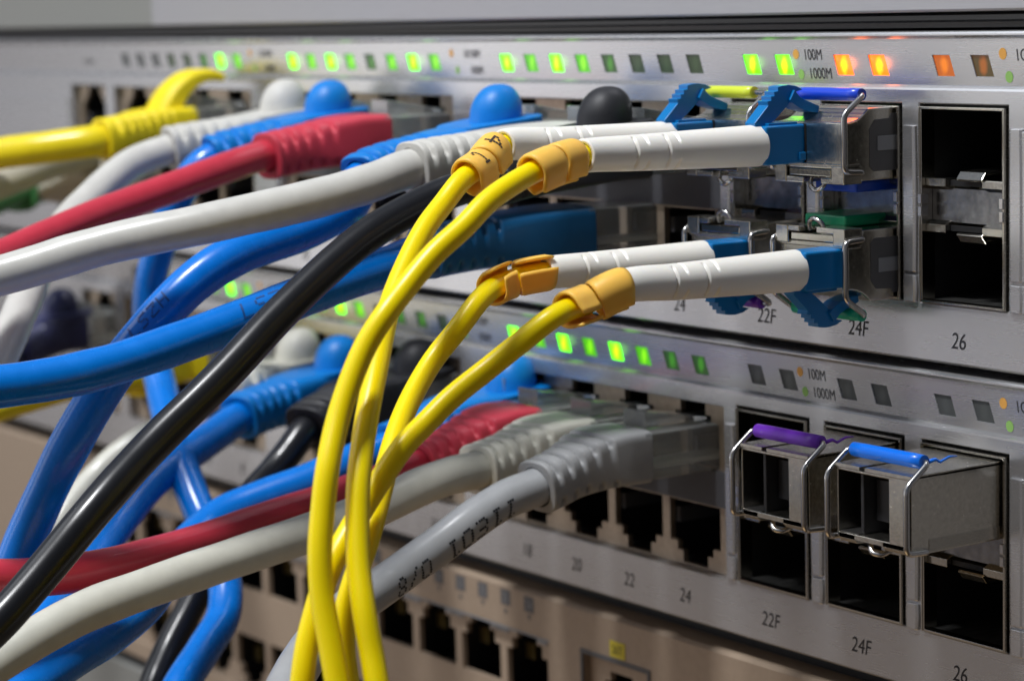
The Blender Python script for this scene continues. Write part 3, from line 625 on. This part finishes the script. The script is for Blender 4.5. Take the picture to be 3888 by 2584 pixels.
# ------------------------------------------------------------------ copper patch cables
def sup(a, b, n, N=40):
    out = []
    for k in range(N):
        th = 2*PI*k/N; c, s = math.cos(th), math.sin(th)
        out.append((a*abs(c)**(2/n)*(1 if c >= 0 else -1), b*abs(s)**(2/n)*(1 if s >= 0 else -1), th))
    return out
def patch(X, zrow, front, path, r, mj, mbt, label, name='patch_cable', cover=None, coverY=-14.0, yend=-9.5, plug='clear', down=False, ribs=5, group='ethernet patch cables', prints=()):
    zc = zrow
    R = thing(name, label, 'cable', (X, 0, zc), group=group)
    pts = [Vector((X, 6, zc)), Vector((X, yend, zc)), Vector((X, yend-6, zc-0.1)), front]+path
    sp = resample(catmull(pts, 60), 0.2)
    sp = smooth(sp, 40)
    i0 = next(i for i, p in enumerate(sp) if p.y < yend+0.01)
    i1 = min(range(len(sp)), key=lambda i: (sp[i]-front).length)
    # plug
    g = MB(); g.box(X-5.85, X+5.85, yend-1.5, 9, zc-3.35, zc+3.6); pl = g.build('plug', plug, R, bevel=0.3)
    s_ = -1 if down else 1
    g = MB(); g.prism_x([(-yend*-1+1, zc+s_*3.7), (2, zc+s_*3.7), (2, zc+s_*4.2), (yend+1, zc+s_*6.2), (yend+1, zc+s_*5.6)], X-2.6, X+2.6) ; g.build('plug_clip', plug, pl, bevel=0.1)
    g = MB()
    for k in range(8): g.box(X-4.1+k*1.02, X-3.4+k*1.02, yend+1, 5, zc-2.0, zc-1.3)
    g.build('plug_wires', 'cream', pl)
    fr = frames(sp); n = i1-i0; N = 40; vs = []
    for i in range(i0, i1+1):
        t = (i-i0)/n; dist = (i-i0)*0.2; Lb = n*0.2
        k1 = min(1, max(0, (t-0.18)/0.55)); k1 = k1*k1*(3-2*k1)
        a = 6.0*(1-k1)+4.0*k1; b = 3.95*(1-k1)+3.85*k1; ex = 8*(1-k1)+2.9*k1
        sh = 0.18 if i in (i0, i1) else 0
        p = sp[i]; u, v = fr[i]
        for x_, z_, th in sup(a-sh, b-sh, ex, N):
            gr = 0
            pitch = 2.35; st = Lb-1.6
            for q in range(ribs):
                c = st-q*pitch
                if abs(dist-c) < 0.5:
                    w = (1-(abs(dist-c)/0.5)**6)
                    if 0.04*PI < th < 0.96*PI: gr = 1.0*w*min(1, (PI/2-abs(th-PI/2)-0.04*PI)*3)
                    elif (1.12*PI < th < 1.24*PI) or (1.76*PI < th < 1.88*PI): gr = 0.8*w
            m_ = math.hypot(x_, z_); f_ = (m_-gr)/m_
            vs.append(p+u*(x_*f_)+v*(z_*f_))
    T = n+1
    B = MB(); B.add(vs, [(i*N+k, i*N+(k+1) % N, (i+1)*N+(k+1) % N, (i+1)*N+k) for i in range(T-1) for k in range(N)], True)
    B.add(vs[:N], [tuple(range(N))])
    # ring wall at the cable end with a dark bore
    p, (u, v) = sp[i1], fr[i1]
    ring = vs[-N:]; inn = [p+(u*math.cos(2*PI*k/N)+v*math.sin(2*PI*k/N))*(r+0.22) for k in range(N)]
    p2, (u2, v2) = sp[i1-8], fr[i1-8]; inn2 = [p2+(u2*math.cos(2*PI*k/N)+v2*math.sin(2*PI*k/N))*(r+0.1) for k in range(N)]
    B.add(ring+inn, [(k, (k+1) % N, N+(k+1) % N, N+k) for k in range(N)]); B.add(inn+inn2, [(k, (k+1) % N, N+(k+1) % N, N+k) for k in range(N)])
    bo = B.build('boot', mbt, R)
    if cover == 'bubble':
        D = MB(); yc = coverY; zb = zc+3.4; vs = []; rows = 14; N2 = 32
        for i in range(rows+1):
            ph = i/rows*PI/2; rr = 3.9*math.cos(ph)**0.85; hh = 1.6+4.5*math.sin(ph) if i else 0
            for k in range(N2):
                th = 2*PI*k/N2; vs.append((X+rr*math.cos(th), yc+rr*math.sin(th)*1.05+0.15*hh, zb+hh))
        D.add(vs, [(i*N2+k, i*N2+(k+1) % N2, (i+1)*N2+(k+1) % N2, (i+1)*N2+k) for i in range(rows) for k in range(N2)], True)
        # base plate with rounded outline
        pr = []; 
        for k in range(28):
            th = 2*PI*k/28; cx, cy = math.cos(th), math.sin(th); pr.append((X+6.1*abs(cx)**0.5*(1 if cx > 0 else -1), yc-1.0+7.6*abs(cy)**0.6*(1 if cy > 0 else -1)))
        vs = [(x, y, zb+0.9+(0.07*(y-yc) if y > yc else 0.12*(y-yc))) for x, y in pr]+[(x, y, zb-0.6+(0.07*(y-yc) if y > yc else 0.25*(y-yc))) for x, y in pr]
        D.add(vs, [tuple(range(28)), tuple(range(28, 56))]+[(k, (k+1) % 28, 28+(k+1) % 28, 28+k) for k in range(28)])
        D.build('latch_cover', mbt, bo, bevel=0.25)
    if cover == 'hook':
        hp = catmull([on_x(600, 470, X), on_x(618, 415, X), on_x(655, 350, X), on_x(712, 300, X), on_x(775, 284, X), on_x(828, 294, X)], 8)
        vs = []; 
        for i, p in enumerate(hp):
            t = i/(len(hp)-1); T_ = (hp[min(i+1, len(hp)-1)]-hp[max(0, i-1)]).normalized(); nrm = Vector((1, 0, 0)).cross(T_).normalized(); w = 4.2-1.0*t; h = 2.4*(1-t)+0.8*t
            for a, b in ((-w, -h), (w, -h), (w, h*.5), (w*.7, h), (-w*.7, h), (-w, h*.5)): vs.append(p+Vector((a, 0, 0))+nrm*b)
        m6 = len(hp); D = MB(); D.add(vs, [(i*6+k, i*6+(k+1) % 6, (i+1)*6+(k+1) % 6, (i+1)*6+k) for i in range(m6-1) for k in range(6)]+[tuple(range(6)), tuple(range(m6*6-6, m6*6))])
        D.build('latch_cover', mbt, bo, bevel=0.3)
    cs = resample(sp[i1-12:], 1.5)
    cs = [p+Vector((0.2*noise.noise(p*0.05), 0, 0.5*noise.noise(p*0.05+Vector((9, X, 0))))) for p in cs]
    j = MB(); j.tube(cs, lambda t: r*(1+0.035*noise.noise(Vector((t*16, X, 3)))), 32); jo = j.build('jacket', mj, R)
    ff = frames(cs)
    for s0, ang, tx, size, m_, lean, flp in prints:
        glyph_patch(cs, ff, s0, ang, tx, size, r, dr=0.05, lean=lean, flip=flp).build('printed_text', m_, jo)
    return R
U1, L1, U2, L2 = -12.0, -24.4, -56.4, -68.8
CX = [-57.6-14*i for i in range(4)]+[-127.9-14*i for i in range(4)]+[-198.2-14*i for i in range(4)]
# upper switch, upper row
patch(CX[0], U1, at(1790, 705, 351), [at(1640, 760, 349), at(1380, 900, 343), at(1100, 1160, 335), at(850, 1420, 328), at(600, 1668, 322), at(350, 1950, 314), at(170, 2160, 310), at(0, 2350, 306), at(-160, 2500, 302)], 2.4, 'black_pvc', 'blackboot',
      'thick black ethernet cable crossing in front of the blue ones from the upper switch', cover='bubble', plug='smoke')
patch(CX[1], U1, at(1562, 640, 358.5), [at(1420, 690, 354), at(1300, 724, 351), at(1000, 800, 346), at(700, 868, 343), at(330, 950, 342), at(0, 1042, 340), at(-250, 1110, 338)], 2.8, 'white', 'whiteboot',
      'off white ethernet cable sweeping over the upper red cable to the left edge')
patch(CX[2], U1, at(1375, 680, 371), [at(1335, 770, 368), at(1180, 858, 363), at(900, 960, 355), at(740, 1060, 352), at(590, 1210, 350), at(440, 1400, 350), at(330, 1580, 350), at(200, 1820, 352), at(90, 2060, 356), at(10, 2300, 358), at(-60, 2560, 358)], 2.95, 'blue', 'blueboot',
      'blue ethernet cable from behind the off white boot, falling to the lower left', cover='bubble', prints=((48, 2.3, 'LSZH', 2.0, 'bluink', 0.2, True),))
patch(CX[4], U1, at(1010, 595, 410), [at(900, 630, 405), at(700, 695, 398), at(450, 785, 390), at(250, 860, 382), at(0, 975, 372), at(-200, 1080, 362)], 2.5, 'red', 'redboot',
      'red ethernet cable in the upper switch, above the off white cable', coverY=-14, yend=-9.9)
patch(CX[5], U1, at(808, 600, 422), [at(740, 655, 421), at(660, 780, 422), at(598, 960, 425), at(562, 1130, 428), at(570, 1290, 428), at(606, 1438, 424), at(640, 1600, 416), at(675, 1720, 408), at(735, 1890, 402), at(800, 2040, 398), at(850, 2180, 395), at(850, 2330, 390), at(780, 2450, 384), at(690, 2590, 376), at(600, 2760, 370)], 2.7, 'blue', 'blueboot',
      'blue ethernet cable hanging down in an S bend, its dome boot behind the red boot', cover='bubble', coverY=-11)
patch(CX[6], U1, at(645, 565, 431), [at(570, 590, 430), at(496, 624, 428), at(415, 690, 424), at(358, 744, 420), at(264, 838, 412), at(170, 960, 400), at(85, 1165, 385), at(30, 1290, 378), at(-60, 1480, 368)], 2.7, 'white', 'whiteboot',
      'white ethernet cable with a pale dome boot, curving down behind the red cable', cover='bubble', coverY=-12)
patch(CX[8], U1, at(385, 530, 461), [at(250, 548, 460), at(120, 566, 460), at(0, 582, 462), at(-150, 615, 464)], 2.95, 'yellow', 'yellowboot',
      'yellow ethernet cable with a curved hook on its boot, in the upper switch', cover='hook', coverY=-16, ribs=7)
# upper switch, lower row
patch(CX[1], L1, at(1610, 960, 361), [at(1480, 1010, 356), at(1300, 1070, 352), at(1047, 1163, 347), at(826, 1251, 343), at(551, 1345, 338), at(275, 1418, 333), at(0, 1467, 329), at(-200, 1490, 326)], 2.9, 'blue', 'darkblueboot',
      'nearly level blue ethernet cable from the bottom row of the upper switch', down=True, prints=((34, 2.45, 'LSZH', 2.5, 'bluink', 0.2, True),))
patch(-240.2, L1, at(330, 600, 497), [at(250, 612, 492), at(170, 636, 485), at(85, 670, 476), at(0, 706, 470), at(-120, 760, 462)], 2.7, 'beigecable', 'beigecable',
      'dull beige ethernet cable passing under the yellow hooked boot at the left edge', down=True)
patch(-262.0, L1-0.8, at(70, 735, 512), [at(0, 760, 506), at(-150, 820, 495)], 2.6, 'green', 'green',
      'dark green plug under the beige cable at the far left', down=True, yend=-8)
# lower switch
patch(-262.0, U2-1.2, at(60, 1350, 520), [at(-60, 1400, 512), at(-200, 1480, 500)], 2.8, 'navy', 'navy',
      'navy ethernet cable with navy dome boot at the far left of the lower switch', cover='bubble', coverY=-9.5, yend=-5)
patch(CX[8], U2, at(520, 1430, 462), [at(420, 1444, 458), at(308, 1452, 454), at(150, 1496, 450), at(0, 1546, 446), at(-150, 1600, 440)], 2.7, 'yellow', 'yellowboot',
      'yellow ethernet cable in the lower switch, mostly hidden behind the blue cables', cover='bubble', coverY=-16)
patch(CX[6], U2, at(880, 1480, 431), [at(760, 1540, 432), at(620, 1620, 432), at(480, 1705, 430), at(370, 1800, 428), at(270, 1910, 424), at(160, 2080, 418), at(80, 2280, 408), at(0, 2420, 400), at(-100, 2560, 392)], 2.1, 'cream', 'creamboot',
      'cream ethernet cable mostly hidden behind the thick black cable', cover='bubble', coverY=-11)
patch(CX[5], U2, at(905, 1585, 419), [at(830, 1640, 415), at(700, 1735, 408), at(590, 1820, 402), at(468, 1962, 394), at(360, 2110, 384), at(250, 2260, 374), at(150, 2380, 366), at(60, 2500, 360), at(0, 2600, 355), at(-80, 2750, 350)], 2.85, 'blue', 'blueboot',
      'blue ethernet cable with dome boot in the lower switch, passing behind the black cable', cover='bubble', coverY=-11)
patch(CX[4], U2, at(1165, 1625, 404), [at(1110, 1700, 402), at(1040, 1785, 400), at(940, 1890, 402), at(850, 2050, 404), at(770, 2210, 402), at(700, 2350, 399), at(640, 2470, 396), at(585, 2600, 392), at(520, 2760, 388)], 2.4, 'black_pvc', 'blackboot',
      'black ethernet cable in the lower switch that drops behind the blue loop at the bottom', cover='bubble', coverY=-3.5, yend=-7, ribs=7)
patch(CX[3], U2, at(1480, 1700, 392), [at(1330, 1750, 388), at(1157, 1832, 385), at(992, 1895, 383), at(850, 1955, 381), at(740, 2040, 376), at(650, 2160, 368), at(560, 2290, 358), at(430, 2400, 348), at(280, 2490, 340), at(130, 2590, 334), at(-30, 2720, 328)], 2.85, 'blue', 'blueboot',
      'blue ethernet cable just above the lower red one, ending at the bottom left corner', cover='bubble', coverY=-3.0, yend=-7)
patch(CX[2], U2, at(1600, 1765, 382), [at(1450, 1825, 377), at(1265, 1892, 372), at(1157, 1931, 369), at(937, 2000, 361), at(716, 2072, 352), at(551, 2118, 346), at(330, 2164, 339), at(150, 2185, 335), at(0, 2195, 331), at(-200, 2200, 328)], 2.65, 'red', 'redboot',
      'red ethernet cable in the lower switch, lying along the cream cable', yend=-10.3)
patch(CX[1], U2, at(1812, 1785, 369), [at(1700, 1815, 364), at(1586, 1858, 362), at(1448, 1922, 360), at(1300, 1975, 357), at(1157, 2025, 354), at(937, 2100, 347), at(716, 2175, 340), at(551, 2235, 335), at(331, 2318, 330), at(165, 2405, 326), at(0, 2507, 322), at(-160, 2620, 318)], 2.8, 'cream', 'creamboot',
      'cream ethernet cable between the grey cable and the lower red one', yend=-10.2)
patch(CX[0], U2, at(2035, 1850, 358.5), [at(1916, 1893, 355), at(1800, 1965, 352), at(1679, 2058, 350), at(1570, 2135, 348), at(1459, 2218, 345), at(1300, 2335, 335), at(1180, 2455, 322), at(1090, 2600, 310), at(1020, 2780, 300)], 2.8, 'grey', 'greyboot',
      'grey ethernet cable with black dotted printing, rightmost plug in the lower switch', yend=-10.6, prints=((31, PI+0.2, '8/0 10311', 2.9, 'ink', 0.25, True),))
